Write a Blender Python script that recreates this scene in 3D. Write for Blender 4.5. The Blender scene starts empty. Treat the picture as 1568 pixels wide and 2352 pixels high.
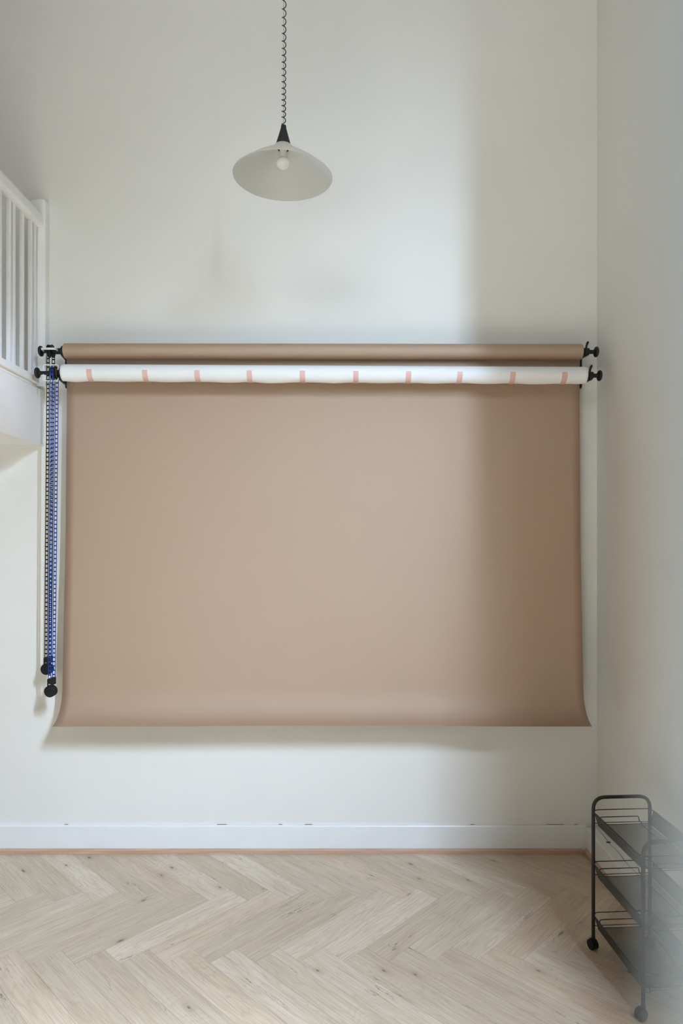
import bpy, bmesh, math, random
from mathutils import Vector, Matrix
random.seed(7)
S = bpy.context.scene
COL = S.collection
PI = math.pi

# ------------------------------------------------------------------ camera
D, H, F = 3.555, 1.716, 1500.0          # camera distance to back wall, height, focal length in px of a 1568x2352 frame
CX, CY = 786.0, 1233.0                  # principal point
cd = bpy.data.cameras.new('camera')
cam = bpy.data.objects.new('camera', cd); COL.objects.link(cam)
cam.location = (0, -D, H); cam.rotation_euler = (PI/2, 0, 0)
cd.sensor_fit = 'VERTICAL'; cd.sensor_height = 36.0; cd.sensor_width = 24.0
cd.lens = 36.0 * F / 2352
cd.shift_x = (784.0 - CX) / 2352
cd.shift_y = (CY - 1176.0) / 2352
cd.clip_start = 0.01
cd.dof.use_dof = True; cd.dof.focus_distance = 3.2
cd.dof.aperture_fstop = 2.8
S.camera = cam

# ------------------------------------------------------------------ world, lights, exposure
W = bpy.data.worlds.new('sky'); S.world = W; W.use_nodes = True
W.node_tree.nodes['Background'].inputs[0].default_value = (0.62, 0.74, 0.9, 1)
W.node_tree.nodes['Background'].inputs[1].default_value = 1.0

def area(name, loc, target, sx, sy, color, watts, spread=180):
    l = bpy.data.lights.new(name, 'AREA'); l.shape = 'RECTANGLE'; l.size = sx; l.size_y = sy
    l.color = color; l.energy = watts; l.spread = math.radians(spread)
    o = bpy.data.objects.new(name, l); COL.objects.link(o); o.location = loc
    d = Vector(target) - Vector(loc)
    o.rotation_euler = d.to_track_quat('-Z', 'Y').to_euler()
    return o
# skylight falling steeply through the tall narrow bay window (right of and behind the camera)
KEY = (0.71, 0.86, 1.07)
area('daylight_bay_window', (1.97, -4.97, 3.8), (-2.05, 0, -1.9), 0.10, 1.7, KEY, 84, 66)
area('fill_wall_patch', (1.87, -4.97, 3.4), (0.45, 0, 2.6), 0.10, 1.8, (0.60, 0.785, 1.0), 6.3, 36)  # added narrow beam for the bright patch on the upper wall
area('fill_mezzanine_edge', (1.92, -4.97, 4.5), (-1.72, -.32, 2.46), 0.10, 0.3, KEY, 0.22, 6)  # added small spot that only brightens the mezzanine edge
# added unseen fill lights, aimed at the floor near the camera for bounce
area('fill_floor_bounce', (-1.0, -4.9, 3.2), (-.8, -3.5, 0), 1.2, 1.0, (0.85, 0.935, 1.0), 176, 46)
area('fill_floor_bounce_warm', (0.8, -4.9, 4.2), (.8, -4.0, 0), 1.2, 1.0, (1.0, 0.92, 0.78), 60, 50)
# added level fill lights from behind the camera, sources unseen
area('fill_low', (-1.0, -4.97, 1.4), (-0.9, 0, 2.2), 1.2, 1.2, (0.83, 1.0, 0.9), 5.4, 80)
area('fill_high', (-1.0, -4.97, 4.2), (0.2, -.5, 4.7), 2.4, 1.0, (0.935, 1.0, 1.03), 15.3, 90)

S.view_settings.view_transform = 'Standard'
S.view_settings.look = 'None'
S.view_settings.gamma = 1.0
S.view_settings.use_curve_mapping = False
S.view_settings.exposure = 0.0
cy = S.cycles
cy.max_bounces = 12; cy.diffuse_bounces = 8; cy.glossy_bounces = 3; cy.transmission_bounces = 4
cy.transparent_max_bounces = 12
cy.caustics_reflective = False; cy.caustics_refractive = False
cy.use_denoising = True
cy.sample_clamp_indirect = 0.0

# ------------------------------------------------------------------ helpers
def px(x, y, d):
    """world point at depth d whose image is pixel (x, y) of the photograph"""
    return Vector(((x - CX) * d / F, d - D, H - (y - CY) * d / F))

class N:
    """small node-tree builder"""
    def __init__(s, name):
        s.m = bpy.data.materials.new(name); s.m.use_nodes = True
        s.t = s.m.node_tree; s.n = s.t.nodes; s.l = s.t.links
        s.b = s.n['Principled BSDF']
    def new(s, typ, **kw):
        n = s.n.new(typ)
        for k, v in kw.items(): setattr(n, k, v)
        return n
    def link(s, a, b): s.l.new(a, b)
    def math(s, op, a, b=None, c=None, clamp=False):
        n = s.new('ShaderNodeMath', operation=op); n.use_clamp = clamp
        for i, v in enumerate((a, b, c)):
            if v is None: continue
            if isinstance(v, (int, float)): n.inputs[i].default_value = v
            else: s.link(v, n.inputs[i])
        return n.outputs[0]
    def noise(s, vec, scale, detail=2, rough=0.5):
        n = s.new('ShaderNodeTexNoise'); n.inputs['Scale'].default_value = scale
        n.inputs['Detail'].default_value = detail; n.inputs['Roughness'].default_value = rough
        if vec is not None: s.link(vec, n.inputs['Vector'])
        return n.outputs[0]
    def ramp(s, fac, stops):
        n = s.new('ShaderNodeValToRGB'); e = n.color_ramp.elements
        e[0].position, e[0].color = stops[0][0], (*stops[0][1], 1)
        e[1].position, e[1].color = stops[-1][0], (*stops[-1][1], 1)
        for p, c in stops[1:-1]:
            k = e.new(p); k.color = (*c, 1)
        s.link(fac, n.inputs[0]); return n.outputs[0]
    def mix(s, fac, a, b, blend='MIX'):
        n = s.new('ShaderNodeMix', data_type='RGBA', blend_type=blend)
        for i, v in ((0, fac), (6, a), (7, b)):
            if isinstance(v, (int, float)): n.inputs[i].default_value = v
            elif isinstance(v, tuple): n.inputs[i].default_value = (*v, 1)
            else: s.link(v, n.inputs[i])
        return n.outputs[2]
    def bump(s, height, strength, dist):
        n = s.new('ShaderNodeBump'); n.inputs['Strength'].default_value = strength
        n.inputs['Distance'].default_value = dist
        s.link(height, n.inputs['Height']); s.link(n.outputs[0], s.b.inputs['Normal'])
    def coords(s, which='Object'):
        return s.new('ShaderNodeTexCoord').outputs[which]

def paint(name, col, rough=0.5, spec=0.5, var=0.03, scale=6.0, bump=0.0, bscale=120, metal=0.0):
    k = N(name); c = k.coords()
    f = k.noise(c, scale, 3)
    lo = tuple(max(0, v * (1 - var)) for v in col); hi = tuple(min(1, v * (1 + var)) for v in col)
    k.link(k.ramp(f, [(0.3, lo), (0.7, hi)]), k.b.inputs['Base Color'])
    k.b.inputs['Roughness'].default_value = rough
    k.b.inputs['Specular IOR Level'].default_value = spec
    k.b.inputs['Metallic'].default_value = metal
    if bump: k.bump(k.noise(c, bscale, 3), bump, 0.002)
    return k.m

M = {}
M['wall'] = paint('wall_paint', (0.81, 0.815, 0.80), 0.75, 0.25, 0.012, 2.0, 0.12, 160)
M['bounce_brown'] = paint('bounce_brown_wall_paint', (0.34, 0.25, 0.165), 0.85, 0.2, 0.12, 9.0)  # unseen walls made brown so their bounce is dim and warm
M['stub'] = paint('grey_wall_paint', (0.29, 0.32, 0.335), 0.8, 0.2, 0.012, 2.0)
M['ceiling'] = paint('ceiling_paint', (0.62, 0.62, 0.61), 0.8, 0.2, 0.01, 2.0)
M['trim'] = paint('white_trim_paint', (0.83, 0.85, 0.868), 0.38, 0.5, 0.015, 8.0, 0.04, 60)
M['rail'] = paint('white_rail_paint', (0.92, 0.935, 0.95), 0.42, 0.5, 0.015, 8.0, 0.03, 60)
M['black'] = paint('black_plastic', (0.010, 0.010, 0.011), 0.42, 0.4, 0.15, 30)
M['rubber'] = paint('black_rubber', (0.013, 0.013, 0.014), 0.7, 0.3, 0.2, 30)
M['blue'] = paint('blue_plastic', (0.004, 0.048, 0.31), 0.35, 0.5, 0.10, 30)
M['wire_white'] = paint('white_coated_wire', (0.75, 0.77, 0.78), 0.35, 0.5, 0.03, 30)
M['metal_black'] = paint('black_powder_coat', (0.012, 0.012, 0.013), 0.45, 0.45, 0.15, 40)
M['cord'] = paint('dark_green_cord', (0.022, 0.030, 0.028), 0.4, 0.5, 0.2, 40)
M['steel'] = paint('thin_cable', (0.16, 0.17, 0.165), 0.4, 0.5, 0.1, 40)
M['cup'] = paint('black_lamp_cup', (0.022, 0.025, 0.026), 0.55, 0.4, 0.12, 40)
M['core'] = paint('cardboard_core', (0.34, 0.20, 0.16), 0.8, 0.2, 0.1, 40)
M['ceramic'] = paint('white_ceramic', (0.70, 0.68, 0.64), 0.4, 0.5, 0.03, 40)
M['gap'] = paint('dark_gap', (0.16, 0.15, 0.135), 0.9, 0.1, 0.3, 60)

def m_paper(name, col, rough, spec, var, ior=1.5):
    k = N(name); c = k.coords()
    f = k.noise(c, 2.2, 2); g = k.noise(c, 420, 2)
    a = k.mix(f, tuple(v*(1-var) for v in col), tuple(v*(1+var) for v in col))
    a2 = k.mix(k.math('MULTIPLY', g, 0.16), a, tuple(v*0.72 for v in col))
    k.link(a2, k.b.inputs['Base Color'])
    k.b.inputs['Roughness'].default_value = rough
    k.b.inputs['Specular IOR Level'].default_value = spec
    k.b.inputs['IOR'].default_value = ior
    k.bump(g, 0.05, 0.0006)
    return k.m
M['kraft'] = m_paper('brown_seamless_paper', (0.285, 0.132, 0.026), 0.80, 1.0, 0.03, 2.5)
M['white_paper'] = m_paper('white_seamless_paper', (0.84, 0.865, 0.90), 0.7, 0.25, 0.01)

def m_tape():
    k = N('striped_tape'); uv = k.new('ShaderNodeUVMap').outputs[0]
    sp = k.new('ShaderNodeSeparateXYZ'); k.link(uv, sp.inputs[0])
    t = k.math('SUBTRACT', sp.outputs[0], sp.outputs[1])
    fr = k.math('FRACT', k.math('DIVIDE', t, 0.0054))
    on = k.math('LESS_THAN', fr, 0.42)
    k.link(k.mix(on, (0.80, 0.74, 0.72), (0.60, 0.13, 0.075)), k.b.inputs['Base Color'])
    k.b.inputs['Roughness'].default_value = 0.4
    return k.m
M['tape'] = m_tape()

def m_mesh(name, lim):
    """perforated black metal sheet: the holes are see-through"""
    k = N(name); uv = k.new('ShaderNodeUVMap').outputs[0]
    sp = k.new('ShaderNodeSeparateXYZ'); k.link(uv, sp.inputs[0])
    P = 0.0030
    def cell(o):
        fr = k.math('FRACT', k.math('DIVIDE', o, P))
        return k.math('GREATER_THAN', fr, lim)
    hole = k.math('MULTIPLY', cell(sp.outputs[0]), cell(sp.outputs[1]))
    k.b.inputs['Base Color'].default_value = (0.013, 0.013, 0.014, 1)
    k.b.inputs['Roughness'].default_value = 0.45
    tr = k.new('ShaderNodeBsdfTransparent'); mx = k.new('ShaderNodeMixShader')
    k.link(hole, mx.inputs[0]); k.link(k.b.outputs[0], mx.inputs[1]); k.link(tr.outputs[0], mx.inputs[2])
    k.link(mx.outputs[0], k.n['Material Output'].inputs[0])
    return k.m
M['mesh'] = m_mesh('black_perforated_sheet', 0.44)
M['mesh_side'] = m_mesh('black_fine_perforated_sheet', 0.76)

def m_floor():
    k = N('oak_herringbone'); uv = k.new('ShaderNodeUVMap').outputs[0]
    at = k.new('ShaderNodeAttribute', attribute_name='plank'); rnd = k.new('ShaderNodeSeparateColor'); k.link(at.outputs['Color'], rnd.inputs[0])
    r1, r2, r3 = rnd.outputs
    sp = k.new('ShaderNodeSeparateXYZ'); k.link(uv, sp.inputs[0])
    u = k.math('ADD', sp.outputs[0], k.math('MULTIPLY', r1, 37.0))
    v = k.math('ADD', sp.outputs[1], k.math('MULTIPLY', r2, 23.0))
    def vec(su, sv, z=0.0):
        n = k.new('ShaderNodeCombineXYZ'); k.link(k.math('MULTIPLY', u, su), n.inputs[0]); k.link(k.math('MULTIPLY', v, sv), n.inputs[1]); n.inputs[2].default_value = z
        return n.outputs[0]
    # knots: sparse centres, squeezed across the plank
    vo = k.new('ShaderNodeTexVoronoi', feature='F1', voronoi_dimensions='2D'); vo.inputs['Scale'].default_value = 1.0
    k.link(vec(3.4, 7.5), vo.inputs['Vector'])
    dist = vo.outputs['Distance']
    vc = k.new('ShaderNodeSeparateColor'); k.link(vo.outputs['Color'], vc.inputs[0])
    has = k.math('GREATER_THAN', vc.outputs[0], 0.80)
    near = k.math('MULTIPLY', k.math('SUBTRACT', 1.0, k.math('MULTIPLY', dist, 1.9), clamp=True), has)
    warp = k.math('MULTIPLY', k.math('POWER', near, 2.0), 0.05)
    # cathedral grain: rings of a slow field, stretched along the plank
    slow = k.noise(vec(1.5, 9.0, 3.3), 1.0, 2, 0.45)
    field = k.math('ADD', k.math('MULTIPLY', slow, 9.0), k.math('MULTIPLY', near, 3.2))
    rings = k.math('ABSOLUTE', k.math('SUBTRACT', k.math('FRACT', k.math('MULTIPLY', field, 1.7)), 0.5))
    rings = k.math('MULTIPLY', rings, 2.0)
    fine = k.noise(vec(5.0, 330.0, 1.1), 1.0, 3, 0.6)
    fine2 = k.noise(vec(2.5, 110.0, 5.7), 1.0, 3, 0.6)
    blotch = k.noise(vec(2.2, 10.0, 8.8), 1.0, 3, 0.55)
    base = k.mix(r3, (0.62, 0.535, 0.41), (0.785, 0.70, 0.575))
    base = k.mix(k.math('MULTIPLY', k.math('GREATER_THAN', r2, 0.72), 0.5), base, (0.73, 0.575, 0.42))
    c = k.mix(k.math('MULTIPLY', k.math('SUBTRACT', blotch, 0.40, clamp=True), 1.7), base, (0.52, 0.42, 0.30))
    c = k.mix(k.math('MULTIPLY', k.math('POWER', rings, 4.0), 0.27), c, (0.40, 0.30, 0.20))
    c = k.mix(k.math('MULTIPLY', k.math('SUBTRACT', fine, 0.42, clamp=True), 2.0), c, (0.38, 0.285, 0.20))
    c = k.mix(k.math('MULTIPLY', k.math('SUBTRACT', fine2, 0.45, clamp=True), 1.0), c, (0.80, 0.71, 0.60))
    knot = k.math('MULTIPLY', k.math('SUBTRACT', 1.0, k.math('MULTIPLY', dist, k.math('ADD', 12.0, k.math('MULTIPLY', vc.outputs[1], 22.0))), clamp=True), has)
    halo = k.math('MULTIPLY', k.math('POWER', near, 6.0), 0.65)
    c = k.mix(halo, c, (0.30, 0.215, 0.15))
    c = k.mix(k.math('MULTIPLY', k.math('POWER', knot, 0.7), 0.72), c, (0.085, 0.058, 0.042))
    # fine dark cracks running along a few planks
    ck = k.noise(vec(3.0, 26.0, 12.4), 1.0, 4, 0.6)
    line = k.math('SUBTRACT', 1.0, k.math('MULTIPLY', k.math('ABSOLUTE', k.math('SUBTRACT', ck, 0.5)), 75.0), clamp=True)
    gate = k.math('MULTIPLY', k.math('SUBTRACT', k.noise(vec(3.0, 14.0, 20.0), 1.0, 1), 0.60, clamp=True), 9.0, clamp=True)
    c = k.mix(k.math('MULTIPLY', k.math('MULTIPLY', line, gate), 0.8), c, (0.07, 0.05, 0.035))
    k.link(c, k.b.inputs['Base Color'])
    k.b.inputs['Roughness'].default_value = 0.5
    k.b.inputs['Specular IOR Level'].default_value = 0.28
    k.bump(fine, 0.06, 0.0008)
    return k.m
M['floor'] = m_floor()
M['subfloor'] = paint('plank_joint', (0.29, 0.22, 0.16), 0.8, 0.2, 0.1, 20)

def m_strip():
    k = N('oak_strip'); c = k.coords()
    mp = k.new('ShaderNodeMapping'); mp.inputs['Scale'].default_value = (4, 4, 160); k.link(c, mp.inputs[0])
    f = k.noise(mp.outputs[0], 1.0, 3)
    k.link(k.ramp(f, [(0.3, (0.47, 0.31, 0.215)), (0.7, (0.64, 0.46, 0.345))]), k.b.inputs['Base Color'])
    k.b.inputs['Roughness'].default_value = 0.5
    return k.m
M['strip'] = m_strip()

def m_shade():
    k = N('white_lamp_enamel'); c = k.coords()
    f = k.noise(c, 55, 4, 0.7); g = k.noise(c, 9, 2)
    sp = k.math('MULTIPLY', k.math('SUBTRACT', f, 0.70, clamp=True), 14, clamp=True)
    sp = k.math('MULTIPLY', sp, k.math('GREATER_THAN', g, 0.55))
    k.link(k.mix(k.math('MULTIPLY', sp, 0.45), (0.76, 0.76, 0.735), (0.28, 0.27, 0.25)), k.b.inputs['Base Color'])
    k.b.inputs['Roughness'].default_value = 0.45
    tl = k.new('ShaderNodeBsdfTranslucent'); tl.inputs[0].default_value = (0.92, 0.935, 0.93, 1)
    mx = k.new('ShaderNodeMixShader'); mx.inputs[0].default_value = 0.72
    k.link(k.b.outputs[0], mx.inputs[1]); k.link(tl.outputs[0], mx.inputs[2]); k.link(mx.outputs[0], k.n['Material Output'].inputs[0])
    return k.m
M['shade'] = m_shade()

def m_bulb():
    k = N('opal_bulb_glass'); c = k.coords()
    k.link(k.ramp(k.noise(c, 8, 2), [(0.3, (0.82, 0.81, 0.82)), (0.7, (0.86, 0.85, 0.86))]), k.b.inputs['Base Color'])
    k.b.inputs['Roughness'].default_value = 0.12
    k.b.inputs['Subsurface Weight'].default_value = 0.25
    k.b.inputs['Subsurface Radius'].default_value = (0.02, 0.02, 0.02)
    return k.m
M['bulb'] = m_bulb()

def m_glass():
    k = N('window_glass')
    tr = k.new('ShaderNodeBsdfTransparent'); tr.inputs[0].default_value = (0.95, 0.97, 0.97, 1)
    gl = k.new('ShaderNodeBsdfGlossy'); gl.inputs['Roughness'].default_value = 0.02
    fr = k.new('ShaderNodeFresnel'); mx = k.new('ShaderNodeMixShader')
    k.link(fr.outputs[0], mx.inputs[0]); k.link(tr.outputs[0], mx.inputs[1]); k.link(gl.outputs[0], mx.inputs[2])
    k.link(mx.outputs[0], k.n['Material Output'].inputs[0])
    return k.m
M['glass'] = m_glass()

class MB:
    def __init__(s): s.bm = bmesh.new()
    def face(s, pts):
        return s.bm.faces.new([s.bm.verts.new(p) for p in pts])
    def box(s, x0, x1, y0, y1, z0, z1, xf=None):
        c = [(x, y, z) for x in (x0, x1) for y in (y0, y1) for z in (z0, z1)]
        if xf: c = [xf(p) for p in c]
        v = [s.bm.verts.new(p) for p in c]
        for f in ((0,1,3,2),(4,6,7,5),(0,4,5,1),(2,3,7,6),(0,2,6,4),(1,5,7,3)):
            s.bm.faces.new([v[i] for i in f])
        return s
    def prism(s, pts, a, b, xf):
        """polygon pts (2D) extruded from a to b; xf(p, q, t) -> world"""
        A = [s.bm.verts.new(xf(p, q, a)) for p, q in pts]; B = [s.bm.verts.new(xf(p, q, b)) for p, q in pts]
        s.bm.faces.new(A[::-1]); s.bm.faces.new(B); n = len(pts)
        for i in range(n): s.bm.faces.new([A[i], A[(i+1) % n], B[(i+1) % n], B[i]])
        return s
    def tube(s, pts, r, seg=10, closed=False, caps=True):
        pts = [Vector(p) for p in pts]; n = len(pts)
        rr = r if isinstance(r, (list, tuple)) else [r]*n
        rings = []; prev = None
        for i, p in enumerate(pts):
            if closed: t = pts[(i+1) % n] - pts[i-1]
            elif i == 0: t = pts[1]-p
            elif i == n-1: t = p-pts[i-1]
            else: t = pts[i+1]-pts[i-1]
            t.normalize()
            if prev is None:
                a = Vector((0,0,1)) if abs(t.z) < 0.9 else Vector((1,0,0))
                u = t.cross(a).normalized()
            else:
                u = (prev - t*prev.dot(t)).normalized()
            prev = u; w = t.cross(u)
            rings.append([s.bm.verts.new(p + (u*math.cos(2*PI*k/seg) + w*math.sin(2*PI*k/seg))*rr[i]) for k in range(seg)])
        for i in range(n if closed else n-1):
            A, B = rings[i], rings[(i+1) % n]
            for k in range(seg): s.bm.faces.new([A[k], A[(k+1) % seg], B[(k+1) % seg], B[k]])
        if caps and not closed:
            s.bm.faces.new(rings[0][::-1]); s.bm.faces.new(rings[-1])
        return s
    def lathe(s, prof, o, axis, seg=32, caps=True):
        """prof: (t along axis, radius)"""
        o = Vector(o); ax = Vector(axis).normalized()
        a = Vector((0,0,1)) if abs(ax.z) < 0.9 else Vector((1,0,0))
        u = ax.cross(a).normalized(); w = ax.cross(u)
        rings = []
        for t, r in prof:
            c = o + ax*t
            rings.append([s.bm.verts.new(c + (u*math.cos(2*PI*k/seg)+w*math.sin(2*PI*k/seg))*max(r, 1e-5)) for k in range(seg)])
        for A, B in zip(rings, rings[1:]):
            for k in range(seg): s.bm.faces.new([A[k], A[(k+1) % seg], B[(k+1) % seg], B[k]])
        if caps:
            s.bm.faces.new(rings[0][::-1]); s.bm.faces.new(rings[-1])
        return s
    def build(s, name, mat, parent=None, smooth=False, bevel=0.0, loc=None, seg=2):
        bmesh.ops.recalc_face_normals(s.bm, faces=s.bm.faces)
        me = bpy.data.meshes.new(name)
        if smooth:
            for f in s.bm.faces: f.smooth = True
        s.bm.to_mesh(me); s.bm.free()
        me.materials.append(mat)
        o = bpy.data.objects.new(name, me); COL.objects.link(o)
        if smooth: 
            try: me.set_sharp_from_angle(angle=math.radians(38))
            except Exception: pass
        if bevel:
            b = o.modifiers.new('soft_edges', 'BEVEL'); b.width = bevel; b.segments = seg; b.limit_method = 'ANGLE'
        if parent:
            o.parent = parent
            o.matrix_parent_inverse = Matrix.Translation(-parent.location) if parent.type == 'EMPTY' and parent.parent is None else parent.matrix_world.inverted()
        return o

def thing(name, label, cat, loc, group=None):
    o = bpy.data.objects.new(name, None); COL.objects.link(o); o.location = loc; o.empty_display_size = 0.05
    o['label'] = label; o['category'] = cat
    if group: o['group'] = group
    return o
def tag(o, label, cat, group=None):
    o['label'] = label; o['category'] = cat
    if group: o['group'] = group
    return o
def struct(o, label=None, cat=None):
    o['kind'] = 'structure'
    if label: o['label'] = label
    if cat: o['category'] = cat
    return o

def round_path(pts, r, n=6, closed=False):
    """polyline with its corners rounded"""
    pts = [Vector(p) for p in pts]; out = []; m = len(pts)
    for i, p in enumerate(pts):
        if not closed and i in (0, m-1): out.append(p); continue
        a = pts[i-1]; b = pts[(i+1) % m]
        da, db = (a-p), (b-p); la, lb = da.length, db.length
        q = min(r, la*0.49, lb*0.49); da.normalize(); db.normalize()
        A, B = p+da*q, p+db*q
        for k in range(n+1):
            t = k/n; out.append(A*(1-t)**2 + p*2*t*(1-t) + B*t*t)
    return out

def catmull(P, n):
    out = []
    for i in range(len(P)-1):
        p0 = P[max(i-1, 0)]; p1 = P[i]; p2 = P[i+1]; p3 = P[min(i+2, len(P)-1)]
        for k in range(n):
            t = k/n
            out.append(tuple(0.5*((2*b)+(-a+c)*t+(2*a-5*b+4*c-d)*t*t+(-a+3*b-3*c+d)*t**3) for a, b, c, d in zip(p0, p1, p2, p3)))
    out.append(tuple(P[-1])); return out

# ------------------------------------------------------------------ room shell
XR, XL, YF, ZC = 1.385, -3.4, -5.0, 5.2
YB = -2.95            # the right wall ends here: opening to the window bay
XB = 2.4              # far side of the bay
HEAD = 5.0            # head of the opening to the bay
KW = (1.80, 2.10, 1.15, 4.95)    # bay window x0, x1, z0, z1
AW = (-2.3, .0, 3.65, 4.75)      # high front window, unseen, added around the high fill light
BW = (-1.7, -.3, .75, 2.1)       # low front window, unseen, added to go with the low fill
CW = (.15, 1.45, 3.65, 4.75)     # high corner window, unseen, added for the warm floor fill


def wall(name, mb, label, mat='wall'): return struct(mb.build(name, M[mat]), label, 'wall')
wall('wall_back', MB().box(XL-.15, XR+.15, 0, .15, 0, ZC), 'plain white plaster wall behind the brown paper backdrop')
wr = MB().box(XR, XR+.15, YB, 0, 0, ZC).box(XR, XR+.15, YF, YB, HEAD, ZC)
wall('wall_right', wr, 'white plaster side wall behind the black trolley')
wall('wall_left', MB().box(XL-.15, XL, YF, 0, 0, ZC), 'brown wall beyond the mezzanine', 'bounce_brown')
def wall_with_holes(name, y0, y1, xs, holes, label):
    m = MB()
    X = sorted({xs[0], xs[1], *(h[0] for h in holes), *(h[1] for h in holes)})
    for p, q in zip(X, X[1:]):
        z = 0
        for h in sorted((h for h in holes if h[0] <= p and h[1] >= q), key=lambda h: h[2]):
            m.box(p, q, y0, y1, z, h[2]); z = h[3]
        m.box(p, q, y0, y1, z, ZC)
    return wall(name, m, label, 'bounce_brown')
wall_with_holes('wall_front', YF-.15, YF, (XL-.15, XB+.15), [KW, AW, BW, CW], 'warm brown wall with the bay window and added windows behind the camera')
wall('wall_bay_side', MB().box(XB, XB+.15, YF, YB, 0, ZC), 'brown side wall of the window bay', 'bounce_brown')
wall('wall_bay_back', MB().box(XR+.15, XB+.15, YB, YB+.15, 0, ZC), 'brown return wall of the window bay', 'bounce_brown')
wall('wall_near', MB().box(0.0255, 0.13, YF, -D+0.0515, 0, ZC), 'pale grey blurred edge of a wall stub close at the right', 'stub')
struct(MB().box(XL-.15, XB+.15, YF-.15, .15, ZC, ZC+.12).build('ceiling', M['ceiling']), 'white ceiling', 'ceiling')

def window(name, x0, x1, z0, z1, nz):
    fr = MB(); w = 0.03
    y0, y1 = YF-.13, YF-.07
    fr.box(x0, x0+w, y0, y1, z0, z1).box(x1-w, x1, y0, y1, z0, z1).box(x0, x1, y0, y1, z0, z0+w).box(x0, x1, y0, y1, z1-w, z1)
    for k in range(1, nz):
        z = z0+(z1-z0)*k/nz; fr.box(x0, x1, y0, y1, z-.012, z+.012)
    o = struct(fr.build(name, M['trim']), 'unseen white framed window behind the camera', 'window')
    MB().box(x0+w, x1-w, YF-.102, YF-.098, z0+w, z1-w).build('window_pane', M['glass'], o)
window('window_1', *KW, 4)
window('added_window_2', *AW, 1)  # this and the next two are invented openings for the fill lights
window('added_window_3', *BW, 1)
window('added_window_4', *CW, 1)

# ------------------------------------------------------------------ herringbone floor
def make_floor():
    bm = bmesh.new()
    uvl = bm.loops.layers.uv.new('UVMap'); cl = bm.loops.layers.color.new('plank')
    PW, PL = 0.1278, 0.639
    T = Vector((-0.4439, -0.834))                     # tip of the zigzag seen at pixel (541, 2179)
    ea = Vector((1, .0144)).normalized(); eb = Vector((.0144, -1)).normalized()
    r2 = math.sqrt(2)
    def world(u, v):
        u -= PL; v -= (PW-PL)
        a, b = (u+v)/r2, (u-v)/r2
        return T + ea*a + eb*b
    g = 0.00035
    for i in range(-44, 45):
        for j in range(-8, 9):
            ou, ov = i*PW + j*PL, i*PW - j*PL
            for (u0, u1, v0, v1, along) in ((0, PL, 0, PW, 0), (PL, PL+PW, PW-PL, PW, 1)):
                c = world(ou+(u0+u1)/2, ov+(v0+v1)/2)
                if not (XL-.4 < c.x < XB+.4 and YF-.4 < c.y < .4): continue
                q = [(u0+g, v0+g), (u1-g, v0+g), (u1-g, v1-g), (u0+g, v1-g)]
                f = bm.faces.new([bm.verts.new((*world(ou+a, ov+b), 0)) for a, b in q])
                rc = (random.random(), random.random(), random.random(), 1)
                for lp, (a, b) in zip(f.loops, q):
                    lp[uvl].uv = (a-u0, b-v0) if along == 0 else (b-v0, a-u0)
                    lp[cl] = rc
    for co, no in (((0, .02, 0), (0, 1, 0)), ((0, YF, 0), (0, -1, 0)), ((XL, 0, 0), (-1, 0, 0)), ((XB, 0, 0), (1, 0, 0))):
        bmesh.ops.bisect_plane(bm, geom=bm.verts[:]+bm.edges[:]+bm.faces[:], plane_co=co, plane_no=no, clear_outer=True)
    for f in bm.faces: f.normal_update()
    for f in bm.faces:
        if f.normal.z < 0: f.normal_flip()
    me = bpy.data.meshes.new('floor'); bm.to_mesh(me); bm.free()
    me.materials.append(M['floor'])
    o = bpy.data.objects.new('floor', me); COL.objects.link(o)
    struct(o, 'pale oak herringbone floor', 'floor')
    MB().box(XL-.15, XB+.15, YF-.15, .15, -.12, -.0015).build('floor_base', M['subfloor'], o)
make_floor()

# ------------------------------------------------------------------ baseboards, plinth, wooden strips
BBH = 0.150
bb = MB().prism([(0, 0), (0, BBH), (-.012, BBH), (-.016, BBH-.006), (-.016, 0)], XL, 1.322, lambda p, q, t: (t, p, q))
bbo = struct(bb.build('baseboard_back', M['trim']), 'white painted baseboard under the brown backdrop', 'baseboard')
for x0, x1, y in ((1255, 1294, 1893.2), (498, 520, 1892), (1318, 1328, 1893.2), (700, 716, 1892.6), (148, 156, 1891), (1080, 1090, 1893), (640, 648, 1892)):
    a = px(x0, y, D-.004); b = px(x1, y, D-.004)
    z = BBH+.0008
    MB().box(a.x, b.x, -.0022, 0, z-.0003, z+.0014).build('paint_crack', M['gap'], bbo)
# boxed plinth along the right wall, a broad white ledge on top
pl = MB().prism([(XR, 0), (XR, BBH-.008), (1.326, BBH-.008), (1.320, BBH-.014), (1.320, 0)], YB, -.0165, lambda p, q, t: (p, t, q))
plo = struct(pl.build('baseboard_right', M['trim']), 'white boxed plinth along the right wall behind the trolley', 'baseboard')
pts = []
for k in range(15):
    y = -.05 - k*.055; pts.append((XR-.012+.004*math.sin(k*1.7), y, BBH-.0078))
MB().tube(pts, [.0005+.0009*abs(math.sin(k*2.3)) for k in range(15)], 5).build('paint_crack', M['gap'], plo)
a = px(1380, 1917.5, 3.4)
MB().box(XR-.026, XR-.006, -.198, -.188, BBH-.0085, BBH-.0045).build('paint_crack', M['gap'], plo)
st = MB().prism([(-.0165, 0), (-.0165, .027), (-.024, .027), (-.0295, .0215), (-.0295, 0)], XL, 1.300, lambda p, q, t: (t, p, q))
struct(st.build('trim_1', M['strip']), 'thin oak strip at the foot of the back baseboard', 'trim')
st = MB().prism([(1.3195, 0), (1.3195, .030), (1.311, .030), (1.305, .024), (1.305, 0)], YB, -.0300, lambda p, q, t: (p, t, q))
struct(st.build('trim_2', M['strip']), 'thin oak strip at the foot of the right plinth', 'trim')
bl = MB().box(XL, XL+.016, YF, -.016, 0, BBH)
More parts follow.
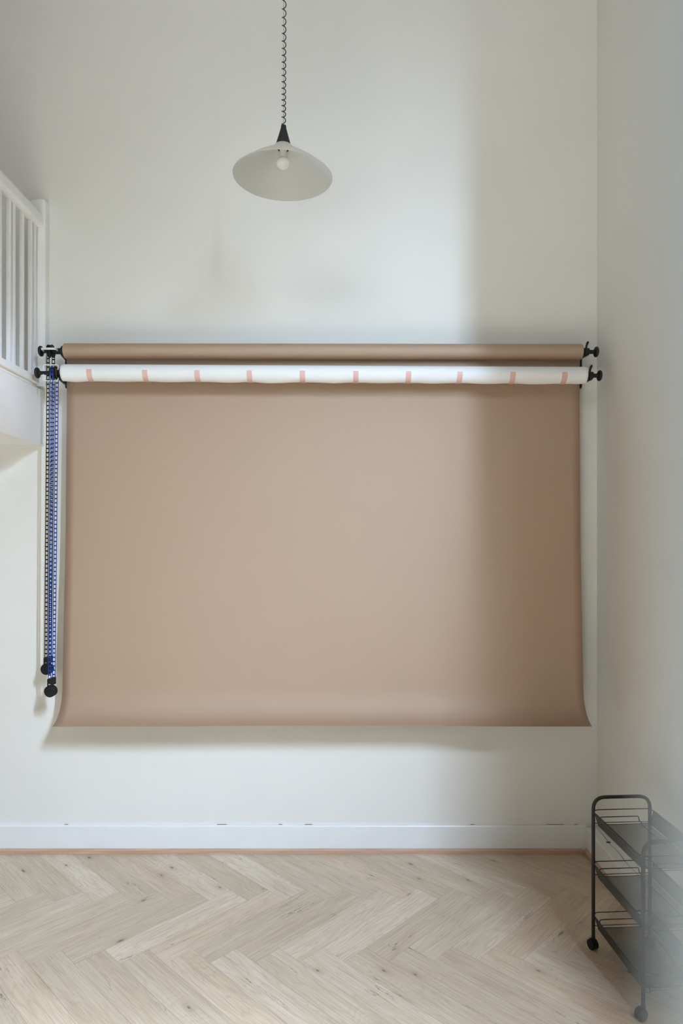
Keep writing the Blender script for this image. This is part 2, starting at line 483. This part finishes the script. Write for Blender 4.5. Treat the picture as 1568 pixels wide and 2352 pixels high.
struct(bl.build('baseboard_left', M['trim']), 'white baseboard of the left wall', 'baseboard')

# ------------------------------------------------------------------ mezzanine and balustrade
XM = -1.619; ZM0, ZM1 = 2.212, 2.509
YM = -2.2
mz = struct(MB().box(XL, XM, YM, 0, ZM0, ZM1).build('slab_mezzanine', M['rail'], bevel=.002), 'white mezzanine edge at the left below the balustrade', 'mezzanine')

bal = thing('balustrade', 'white wooden balustrade with square bars on the mezzanine edge', 'balustrade', (XM, -1.0, ZM1))
hr = MB(); prof = []
for (cx_, cz_, r_, a0, a1) in ((-1.625, 3.428, .022, 0, 90), (-1.647, 3.428, .022, 90, 180), (-1.652, 3.392, .008, 180, 270), (-1.616, 3.394, .013, 270, 360)):
    for k in range(6):
        a = math.radians(a0+(a1-a0)*k/5); prof.append((cx_+r_*math.cos(a), cz_+r_*math.sin(a)))
hr.prism(prof, YM, 3.508-D, lambda p, q, t: (p, t, q))
hr.build('handrail', M['rail'], bal, smooth=True)
MB().box(-1.672, -1.600, YM, 3.453-D, 2.526, 2.559).build('base_rail', M['rail'], bal, bevel=.002)
MB().box(-1.672, -1.617, YM, 3.44-D, 2.5092, 2.5258).build('base_rail_spacer', M['rail'], bal)
ds = [3.1205, 3.210, 3.2526, 3.342, 3.4315, 3.474]
d = 3.031
while d - D > YM + .06: ds.append(d); d -= .0895
for d in ds:
    MB().box(-1.653, -1.635, d-D, d-D+.0178, 2.5595, 3.3835).build('baluster', M['rail'], bal, bevel=.001, seg=1)
np_ = [( -1.684, 2.560), (-1.684, 3.512), (-1.668, 3.526), (-1.640, 3.531), (-1.603, 3.531), (-1.595, 3.524), (-1.595, 2.526), (-1.672, 2.526)]
np_[0] = (-1.684, 2.526); np_.pop()
MB().prism(np_, 3.508-D, -.0005, lambda p, q, t: (p, t, q)).build('newel_post', M['rail'], bal, bevel=.003)

# ------------------------------------------------------------------ backdrop rolls
XC, HW = -0.1017, 1.36
def roll_z(c, x): return c[0] + (c[1]-c[0])*(x-(XC-HW))/(2*HW)
BR = dict(y=3.419-D, z=(2.6875, 2.6840), r=.0400, x=(-1.450, 1.250))
WRl = dict(y=3.355-D, z=(2.5580, 2.5440), r=.0434, x=(-1.433, 1.247))

def cyl_between(mb, R, r, x0, x1, seg=48, e=.002):
    a = Vector((x0, R['y'], roll_z(R['z'], x0))); b = Vector((x1, R['y'], roll_z(R['z'], x1)))
    L = (b-a).length
    mb.lathe([(.06, .0315), (0, .0315), (0, r-e), (e, r), (L-e, r), (L, r-e), (L, .0315), (L-.06, .0315)], a, b-a, seg)
    return mb

br = thing('brown_paper_roll', 'wide roll of brown backdrop paper with its sheet hanging to a curled bottom edge', 'backdrop paper', (XC, BR['y'], 2.686-BR['r']))
cyl_between(MB(), BR, BR['r'], *BR['x']).build('roll', M['kraft'], br, smooth=True)
prof = [(2.686, 3.4600), (2.60, 3.4645), (2.51, 3.4660), (2.10, 3.4590), (1.68, 3.4500), (1.335, 3.4315), (1.10, 3.420), (.974, 3.4135), (.90, 3.4085), (.848, 3.394), (.806, 3.368), (.777, 3.333), (.760, 3.294)]
prof = catmull(prof, 10)
bm = bmesh.new(); nx = 60; rows = []
for i, (z, d) in enumerate(prof):
    row = []
    for k in range(nx+1):
        x = XC-HW+2*HW*k/nx
        t = max(0.0, (2.686-z)/1.93)
        wob = .0022*t*math.sin(x*3.1+z*2.0) + .0016*t*math.sin(x*7.3-z*1.3)
        tip = max(0, (0.90-z)/.14)
        zz = z + .003*tip*math.cos(x*PI/2.8) - .0015*tip
        row.append(bm.verts.new((x, d-D+wob, zz)))
    rows.append(row)
for A, B in zip(rows, rows[1:]):
    for k in range(nx): bm.faces.new([A[k], A[k+1], B[k+1], B[k]])
mb = MB(); mb.bm.free(); mb.bm = bm
sh = mb.build('hanging_sheet', M['kraft'], br, smooth=True)
sm = sh.modifiers.new('thickness', 'SOLIDIFY'); sm.thickness = .0006; sm.offset = 0

wr_ = thing('white_paper_roll', 'white backdrop paper roll held shut with red striped tape strips', 'backdrop paper', (XC, WRl['y'], 2.551-WRl['r']))
cyl_between(MB(), WRl, WRl['r']-.0012, *WRl['x']).build('roll', M['white_paper'], wr_, smooth=True)
co = MB(); a = Vector((WRl['x'][0]-.0025, WRl['y'], WRl['z'][0]))
co.lathe([(0, .031), (0, .0335), (.02, .0335), (.02, .031)], a, (1, 0, 0), 40, caps=False)
co.build('cardboard_core', M['core'], wr_, smooth=True)
tape_px = [204, 332, 452, 572, 694, 817, 938, 1056, 1178, 1297]
tape_x = [(p-CX)*(3.355-WRl['r'])/F for p in tape_px]
edges = [WRl['x'][0]] + tape_x + [WRl['x'][1]]
def scallop(x):
    for i, (a, b) in enumerate(zip(edges, edges[1:])):
        if a <= x <= b:
            t = (x-a)/(b-a); amp = (.0050, .0026, .0036, .0042, .0062, .0048, .0030, .0036, .0040, .0046, .0018)[i % 11]
            pk = .5 + .12*math.sin(i*2.7)
            s = t/pk if t < pk else (1-t)/(1-pk)
            if i == 5: return amp*s**1.6
            return amp*(math.sin(s*PI/2)**2)
    return 0
def roll_pt(R, x, th, r):
    """th 0 = towards the camera, 90 = straight down"""
    a = math.radians(th); return Vector((x, R['y']-math.cos(a)*r, roll_z(R['z'], x)-math.sin(a)*r))
bm = bmesh.new(); rows = []
ths = [-95+5*k for k in range(37)]
NXW = 260
for th in ths:
    row = []
    for k in range(NXW+1):
        x = WRl['x'][0]+(WRl['x'][1]-WRl['x'][0])*k/NXW
        lift = max(0, (th-35)/50.0)
        row.append(bm.verts.new(roll_pt(WRl, x, th, WRl['r'] + scallop(x)*min(1.25, lift**2))))
    rows.append(row)
for A, B in zip(rows, rows[1:]):
    for k in range(NXW): bm.faces.new([A[k], A[k+1], B[k+1], B[k]])
mb = MB(); mb.bm.free(); mb.bm = bm
fl = mb.build('loose_sheet_edge', M['white_paper'], wr_, smooth=True)
sm = fl.modifiers.new('thickness', 'SOLIDIFY'); sm.thickness = .0005; sm.offset = 0
for i, x in enumerate(tape_x):
    bm = bmesh.new(); uvl = bm.loops.layers.uv.new('UVMap'); rows = []
    t0 = -9 + (-4 if i == 0 else 0)
    for k in range(23):
        th = t0 + k*6
        row = []
        for q in range(3):
            xx = x + (-.0135+.0135*q); row.append((bm.verts.new(roll_pt(WRl, xx, th, WRl['r']+.0012)), (.0135*q, math.radians(th-t0)*WRl['r'])))
        rows.append(row)
    for A, B in zip(rows, rows[1:]):
        for q in range(2):
            c4 = [A[q], A[q+1], B[q+1], B[q]]
            f = bm.faces.new([c[0] for c in c4])
            for lp, c in zip(f.loops, c4): lp[uvl].uv = c[1]
    mb = MB(); mb.bm.free(); mb.bm = bm
    o = mb.build('tape_strip', M['tape'], wr_, smooth=True); o['label'] = 'strip of white tape with red diagonal stripes'

# ------------------------------------------------------------------ wall brackets (double hooks)
def bracket(side, label):
    xp = 1.2865 if side > 0 else -1.4905       # wall plate
    xa = 1.270 if side > 0 else -1.4610        # hook arms
    th = thing('wall_bracket', label, 'bracket', (xp, 0, 2.528))
    pts = [(0, 2.735), (0, 2.520), (-.020, 2.520), (-.028, 2.528), (-.028, 2.728), (-.020, 2.735)]
    MB().prism(pts, xp-.0075, xp+.0075, lambda p, q, t: (t, p, q)).build('wall_plate', M['black'], th, bevel=.002)
    for R in (BR, WRl):
        y, z = R['y'], R['z'][1 if side > 0 else 0]
        x0, x1 = min(xp, xa), max(xp, xa)
        # a swept arm from the plate to the hook under the expander
        zc = z + (.004 if side > 0 else -.017)
        pts = [(-.026, zc-.012), (-.026, zc+.010), (y+.028, zc+.006), (y+.022, zc+.022), (y+.017, z), (y+.009, z-.014), (y-.009, z-.014), (y-.017, z), (y-.020, z+.012), (y-.026, z+.012), (y-.025, z-.014), (y-.014, z-.027)]
        MB().prism(pts, xa-.006, xa+.006, lambda p, q, t: (t + (xp-xa)*max(0, min(1, 1-(p/(y+.03)))), p, q)).build('hook_arm', M['black'], th, bevel=.0015)
    return th
bracket(-1, 'black double hook bracket on the wall at the chain end of the rolls')
bracket(1, 'black double hook bracket on the wall at the corner end of the rolls')

# ------------------------------------------------------------------ expanders in the roll ends
def knob_prof(x0, sgn):
    return [(0, .0105), (.004, .0115), (.008, .0185), (.0115, .0255), (.016, .0278), (.021, .0270), (.0245, .0225), (.026, .0150), (.0264, .004)]
def expander_right(R, x_h0, x_h1, x_n1, x_k1, label):
    y, z = R['y'], R['z'][1]
    t = thing('roll_expander', label, 'roll holder', (x_h0, y, z-.02), 'expanders in the roll ends')
    X = R['x'][1]
    MB().lathe([(-.03, .022), (.0008, .022), (.0010, .0285), (.005, .0285), (.008, .021), (x_h0+.004-X, .0205), (x_h1-X, .0195), (x_h1+.001-X, .011), (x_n1-X, .0105)], (X, y, z), (1, 0, 0), 32).build('hub', M['black'], t, smooth=True)
    MB().lathe(knob_prof(0, 1), (x_n1-.004, y, z), (1, 0, 0), 40).build('knob', M['black'], t, smooth=True)
    xs = (x_h0+x_h1)/2 - .002
    pts = [(xs, y-.004, z+.016), (xs+.001, y-.005, z+.030), (xs+.006, y-.006, z+.044), (xs+.010, y-.006, z+.052)]
    MB().tube(pts, [.0055, .0052, .0068, .0050], 12).build('thumb_screw', M['black'], t, smooth=True)
expander_right(BR, 1.264, 1.288, 1.315, 1.339, 'black expander knob in the brown roll end near the corner')
expander_right(WRl, 1.258, 1.284, 1.307, 1.332, 'black expander knob in the white roll end near the corner')

def rounded_rect(x0, x1, a0, a1, mk, r=.008):
    return round_path([mk(x0, a0), mk(x1, a0), mk(x1, a1), mk(x0, a1)], r, 6, True)
def expander_left(R, xs, xg, xk, upright, label):
    """xs sprocket centre, xg guard x range, xk knob start (towards -x)"""
    y, z = R['y'], R['z'][0]
    t = thing('chain_expander', label, 'roll holder', (xs, y, z-.03), 'expanders in the roll ends')
    X = R['x'][0]
    L = X-xs
    MB().lathe([(-.03, .022), (.0008, .022), (.0010, .027), (.006, .0285), (.013, .0275), (.016, .016), (L-.012, .0150), (L+.03, .0105), (X-xk+.006, .0085)], (X, y, z), (-1, 0, 0), 32).build('hub', M['black'], t, smooth=True)
    sp = MB(); sp.lathe([(-.0115, .016), (-.0105, .034), (-.0085, .034), (-.0075, .0285), (.0075, .0285), (.0085, .034), (.0105, .034), (.0115, .016)], (xs, y, z), (1, 0, 0), 40)
    sp.build('sprocket', M['black'], t, smooth=True)
    MB().lathe(knob_prof(0, -1), (xk, y, z), (-1, 0, 0), 40).build('knob', M['black'], t, smooth=True)
    if upright:
        pts = rounded_rect(xg[0], xg[1], z-.041, z+.041, lambda a, b: (a, y-.002, b))
        MB().tube(pts, .0030, 10, True).build('chain_guard', M['wire_white'], t, smooth=True)['label'] = 'white wire chain guard'
        MB().lathe([(0, .017), (.004, .019), (.012, .011), (.016, .0095)], (xg[1]-.004, y, z), (-1, 0, 0), 24).build('collar', M['wire_white'], t, smooth=True)
    else:
        pts = rounded_rect(xg[0], xg[1], y-.041, y+.041, lambda a, b: (a, b, z-.001))
        g_ = MB().tube(pts, .0030, 10, True); g_.tube([p+Vector((0, 0, .0055)) for p in pts], .0030, 10, True); g_.build('chain_guard', M['wire_white'], t, smooth=True)['label'] = 'white wire chain guard'
expander_left(BR, -1.5255, (-1.558, -1.484), -1.560, False, 'black chain expander with a flat lying white guard in the brown roll end')
expander_left(WRl, -1.4790, (-1.534, -1.459), -1.549, True, 'black chain expander with an upright white wire guard in the white roll end')

# ------------------------------------------------------------------ bead chains with weights
def chain(name, mat, xs, R, zb, xb, label, disc_c, disc_axis):
    y, z = R['y'], R['z'][0]
    r = .0305
    path = []
    n = 60
    for k in range(n+1):                      # front strand, bottom to top
        t = k/n; path.append(Vector((xb+(xs-xb)*t, y-r*(.78+.22*t), zb+(z-zb)*t)))
    for k in range(1, 17):
        a = PI*k/17; path.append(Vector((xs, y-r*math.cos(a), z+r*math.sin(a))))
    for k in range(n+1):
        t = 1-k/n; path.append(Vector((xb+(xs-xb)*t+.0005, y+r*(.78+.22*t), zb+(z-zb)*t)))
    # arc length
    Ls = [0]
    for a, b in zip(path, path[1:]): Ls.append(Ls[-1]+(b-a).length)
    def at(s):
        lo, hi = 0, len(Ls)-2
        while lo < hi:
            m = (lo+hi+1)//2
            if Ls[m] <= s: lo = m
            else: hi = m-1
        a, b = path[lo], path[lo+1]; t = (s-Ls[lo])/max(1e-9, Ls[lo+1]-Ls[lo])
        return a.lerp(b, t), (b-a).normalized()
    mb = MB(); ex = Vector((1, 0, 0)); w, rl, th = .0164, .0030, .0022
    pitch = .0222
    for sgn in (-1, 1):
        o = ex*sgn*(w/2-rl/2)
        rings = []
        for i, p in enumerate(path):
            t = (path[min(i+1, len(path)-1)]-path[max(i-1, 0)]).normalized(); nn = t.cross(ex).normalized()
            rings.append([mb.bm.verts.new(p+o+ex*(a*rl/2)+nn*(b*th/2)) for a, b in ((-1, -1), (1, -1), (1, 1), (-1, 1))])
        for A, B in zip(rings, rings[1:]):
            for q in range(4): mb.bm.faces.new([A[q], A[(q+1) % 4], B[(q+1) % 4], B[q]])
        mb.bm.faces.new(rings[0][::-1]); mb.bm.faces.new(rings[-1])
    s = .004
    while s < Ls[-1]-.004:
        p, t = at(s); nn = t.cross(ex).normalized()
        hw = w/2-rl*.4
        mb.box(-hw, hw, -.0034, .0034, -th*.55, th*.55, xf=lambda q, p=p, t=t, nn=nn: tuple(p+ex*q[0]+t*q[1]+nn*q[2]))
        s += pitch
    th_ = thing(name, label, 'chain', (xb, y, zb-.08), 'pull chains at the roll ends')
    mb.build('chain_loop', mat, th_)
    # clip joining the strands, and the round weight
    MB().box(xb-.0105, xb+.0105, y-.030, y+.030, zb-.030, zb+.006).build('clip', M['black'], th_, bevel=.002)
    dc = Vector(disc_c); ax = Vector(disc_axis).normalized()
    MB().lathe([(-.0165, .022), (-.0155, .0275), (-.013, .0296), (-.001, .0300), (.0, .0292), (.001, .0300), (.013, .0296), (.0155, .0275), (.0165, .022)], dc, ax, 48).build('weight', M['rubber'], th_, smooth=True)
    MB().box(xb-.002, xb+.006, y-.0312, y-.0298, zb-.022, zb-.0195).build('label_mark', M['wire_white'], th_)
chain('black_pull_chain', M['black'], -1.5255, BR, 1.083, -1.5400, 'black plastic ladder chain loop ending in a black weight', (-1.5405, BR['y']-.008, 1.0265), (-.02, -1, .02))
chain('blue_pull_chain', M['blue'], -1.4785, WRl, .985, -1.4930, 'blue plastic ladder chain loop ending in a black weight', (-1.4935, WRl['y']-.008, .926), (-.10, -1, -.06))

# ------------------------------------------------------------------ pendant lamp
LX, LD = -.244, 2.70
LY = LD-D
ZR = 3.205                                     # rim height
lamp = thing('pendant_lamp', 'white pendant lamp with a wide shallow shade on a dark coiled cord', 'lamp', (LX, LY, ZR))
tilt = Matrix.Translation((LX, LY, ZR+.13)) @ Matrix.Rotation(math.radians(1.0), 4, 'Y') @ Matrix.Rotation(math.radians(1.6), 4, 'X') @ Matrix.Translation((0, 0, -.13))
R0 = .205
prof = [(.000, R0), (.010, .1925), (.024, .1745), (.046, .1455), (.068, .1130), (.088, .0820), (.106, .0560), (.119, .0405), (.127, .034)]
pr = catmull([(t, r) for t, r in prof], 6)
o = MB().lathe(pr, (0, 0, 0), (0, 0, 1), 96, caps=False).build('shade', M['shade'], None, smooth=True)
sm = o.modifiers.new('thickness', 'SOLIDIFY'); sm.thickness = .0016; sm.offset = 0
def put(o):
    o.parent = lamp; o.matrix_parent_inverse = Matrix.Translation(-lamp.location); o.matrix_basis = tilt
put(o)
o = MB().lathe([(.1265, .0305), (.1235, .0318), (.1225, .0325), (.124, .0330), (.128, .0320), (.195, .0125), (.198, .0115), (.2075, .0110), (.210, .0095), (.2105, .002)], (0, 0, 0), (0, 0, 1), 40).build('cord_cup', M['cup'], None, smooth=True); put(o)
o['label'] = 'black cone shaped cup above the shade'
o = MB().lathe([(.122, .0225), (.112, .0225), (.110, .0205), (.122, .0190)], (0, 0, 0), (0, 0, 1), 32).build('socket', M['cup'], None, smooth=True); put(o)
o = MB().lathe([(.120, .0150), (.090, .0158), (.0775, .0160)], (0, 0, 0), (0, 0, 1), 32).build('bulb_collar', M['ceramic'], None, smooth=True); put(o)
bp = [(.0785, .0140)]
for k in range(14):
    a = math.radians(32+148*k/13); bp.append((.0555+.0240*math.cos(a), .0275*math.sin(a)))
o = MB().lathe(bp, (0, 0, 0), (0, 0, 1), 40).build('bulb', M['bulb'], None, smooth=True); put(o)
o['label'] = 'unlit round opal bulb'
# coiled cord: spacing grows with height
ztop = ZC-.04
xb, zb_ = LX+.0005, ZR+.130+.2105-.1305
turns_px = [16, 13.2, 13.2, 13, 12.9, 14, 14.6, 14.6, 15.3, 15.3, 15.5, 15.7, 16.8, 17.2, 18.4, 18.4, 19.2, 20.8, 21]
pts = []; z = zb_ + .004; ang = 0; i = 0
cxo = .0055
while z < ztop:
    step = (turns_px[i] if i < len(turns_px) else 21+.6*(i-18)) * LD / F
    for k in range(18):
        a = 2*PI*k/18
        xx = LX + .0015 + .0042*(z-zb_)/1.0
        pts.append((xx - .0078*math.cos(a-.9), LY + .0078*math.sin(a-.9), z + step*k/18))
    z += step; i += 1
MB().tube(pts, .0020, 8).build('coiled_cord', M['cord'], lamp, smooth=True)
MB().tube([(LX, LY, zb_-.004), (LX+.004, LY, ZC-.02)], .0009, 6).build('suspension_cable', M['steel'], lamp, smooth=True)
MB().lathe([(0, .045), (-.02, .043), (-.05, .02), (-.055, .006)], (LX+.004, LY, ZC-.0005), (0, 0, 1), 32).build('ceiling_rose', M['cup'], lamp, smooth=True)

# ------------------------------------------------------------------ trolley
TO = Vector((1.046, 2.724-D, 0)); TL = Vector((.060, -.998, 0)).normalized(); TW = Vector((.998, .060, 0)).normalized()
def T(l, w, z): return TO + TL*l + TW*w + Vector((0, 0, z))
LEN, WID, HT = .400, .243, .6365
tr = thing('trolley', 'slim black wire trolley with three perforated trays on castors beside the right wall', 'trolley', T(LEN/2, WID/2, 0))
for l in (0, LEN):
    pts = round_path([T(l, 0, .040), T(l, 0, HT-.0072), T(l, WID, HT-.0072), T(l, WID, .040)], .052, 10)
    MB().tube(pts, .0072, 14).build('end_frame', M['metal_black'], tr, smooth=True)
    for w in (0, WID):
        cw = MB(); sgn = -1
        off = -.010 if l > 0 else -.004
        c = T(l+.004, w+off, .0205)
        axd = (TW*.42+TL*.9).normalized() if l > 0 else (TW*.95 - TL*.3).normalized()
        for s_ in (-1, 1):
            cw.lathe([(-.006, .012), (-.0055, .0195), (-.004, .0205), (.004, .0205), (.0055, .0195), (.006, .012)], c+axd*.0085*s_, axd, 28)
        o = cw.build('castor', M['rubber'], tr, smooth=True)
        hd = MB(); hd.lathe([(-.0025, .014), (-.002, .0215), (.002, .0215), (.0025, .014)], c+Vector((0, 0, .002)), axd, 28)
        hd.tube([T(l, w, .020)+Vector((0, 0, .012)), T(l, w, .046)], .0085, 12)
        hd.build('castor_hood', M['black'], o, smooth=True)
def quad(mb, uvl, P, U):
    f = mb.bm.faces.new([mb.bm.verts.new(p) for p in P])
    for lp, u in zip(f.loops, U): lp[uvl].uv = u
def sheet(rows, ws):
    """rows: list of (list of points); uv in metres"""
    mb = MB(); uvl = mb.bm.loops.layers.uv.new('UVMap')
    acc = 0
    for A, B in zip(rows, rows[1:]):
        dl = (A[0]-B[0]).length
        for k in range(len(A)-1):
            a0 = (A[0]-A[k]).length; a1 = (A[0]-A[k+1]).length
            quad(mb, uvl, [A[k], A[k+1], B[k+1], B[k]], [(acc, a0), (acc, a1), (acc+dl, a1), (acc+dl, a0)])
        acc += dl
    return mb
for zr in (.5745, .3590, .1465):
    zf = zr-.053; e = .022
    rim = round_path([T(0, .010, zr+.0025), T(0, WID-.006, zr+.0025), T(.016, WID+.007, zr), T(LEN-.016, WID+.007, zr), T(LEN, WID-.006, zr+.0025), T(LEN, .010, zr+.0025), T(LEN-.016, -.0045, zr), T(.016, -.0045, zr)], .012, 4, True)
    tray = MB().tube(rim, .0019, 8, True).build('tray', M['metal_black'], tr, smooth=True)
    # perforated side panels and floor
    for (wt, wb) in ((-.0035, .0105), (WID+.006, WID-.012)):
        sheet([[T(.018, wt, zr), T(.026, wb, zf)], [T(LEN-.018, wt, zr), T(LEN-.026, wb, zf)]], 0).build('perforated_side', M['mesh_side'], tray)
        dz = .0085 if wt < .1 else .0075
        dw = (wb-wt)*dz/.053
        hm = MB(); hm.face([T(.018, wt, zr), T(LEN-.018, wt, zr), T(LEN-.019, wt+dw, zr-dz), T(.019, wt+dw, zr-dz)])
        h = hm.build('hem', M['metal_black'], tray); m_ = h.modifiers.new('thickness', 'SOLIDIFY'); m_.thickness = .0012; m_.offset = 0
        MB().tube([T(.018, wt, zr), T(.026, wb, zf)], .0012, 6).build('hem', M['metal_black'], tray)
        MB().tube([T(LEN-.018, wt, zr), T(LEN-.026, wb, zf)], .0012, 6).build('hem', M['metal_black'], tray)
    rows = []
    for l, dz in ((.020, .0035), (.024, .0005), (.032, -.0020), (.05, -.003), (LEN-.05, -.003), (LEN-.032, -.0020), (LEN-.024, .0005), (LEN-.020, .0035)):
        rows.append([T(l, .0105+(WID-.0225)*k/6, zf+dz-.0025*math.sin(PI*k/6)*(1 if l < .06 or l > LEN-.06 else .6)) for k in range(7)])
    sheet(rows, 0).build('perforated_floor', M['mesh'], tray)
    for r_ in (rows[0], rows[-1]): MB().tube(r_, .0014, 6).build('hem', M['metal_black'], tray, smooth=True)
    MB().tube([T(.02, .198, zf-.0035), T(LEN-.02, .198, zf-.0035)], .0013, 6).build('floor_wire', M['metal_black'], tray)
    MB().tube([T(.02, .036, zf-.0035), T(LEN-.02, .036, zf-.0035)], .0013, 6).build('floor_wire', M['metal_black'], tray)
    for l, s_ in ((-.001, 1), (LEN+.001, -1)):
        # cross wire and the raised wire loop of the open tray end
        MB().tube(round_path([T(l, .002, zf-.0005), T(l, .020, zf-.0005), T(l+s_*.004, .034, zf+.003), T(l+s_*.004, .200, zf+.003), T(l, .212, zf-.0005), T(l, WID-.002, zf-.0005)], .006, 3), .0015, 6).build('end_wire', M['metal_black'], tray, smooth=True)
        lp = round_path([T(l+s_*.006, .026, zf+.002), T(l+s_*.003, .026, zf+.0255), T(l+s_*.003, .194, zf+.0255), T(l+s_*.004, .194, zf+.008), T(l+s_*.012, .204, zf-.002)], .010, 5)
        MB().tube(lp, .0019, 8).build('end_loop', M['metal_black'], tray, smooth=True)
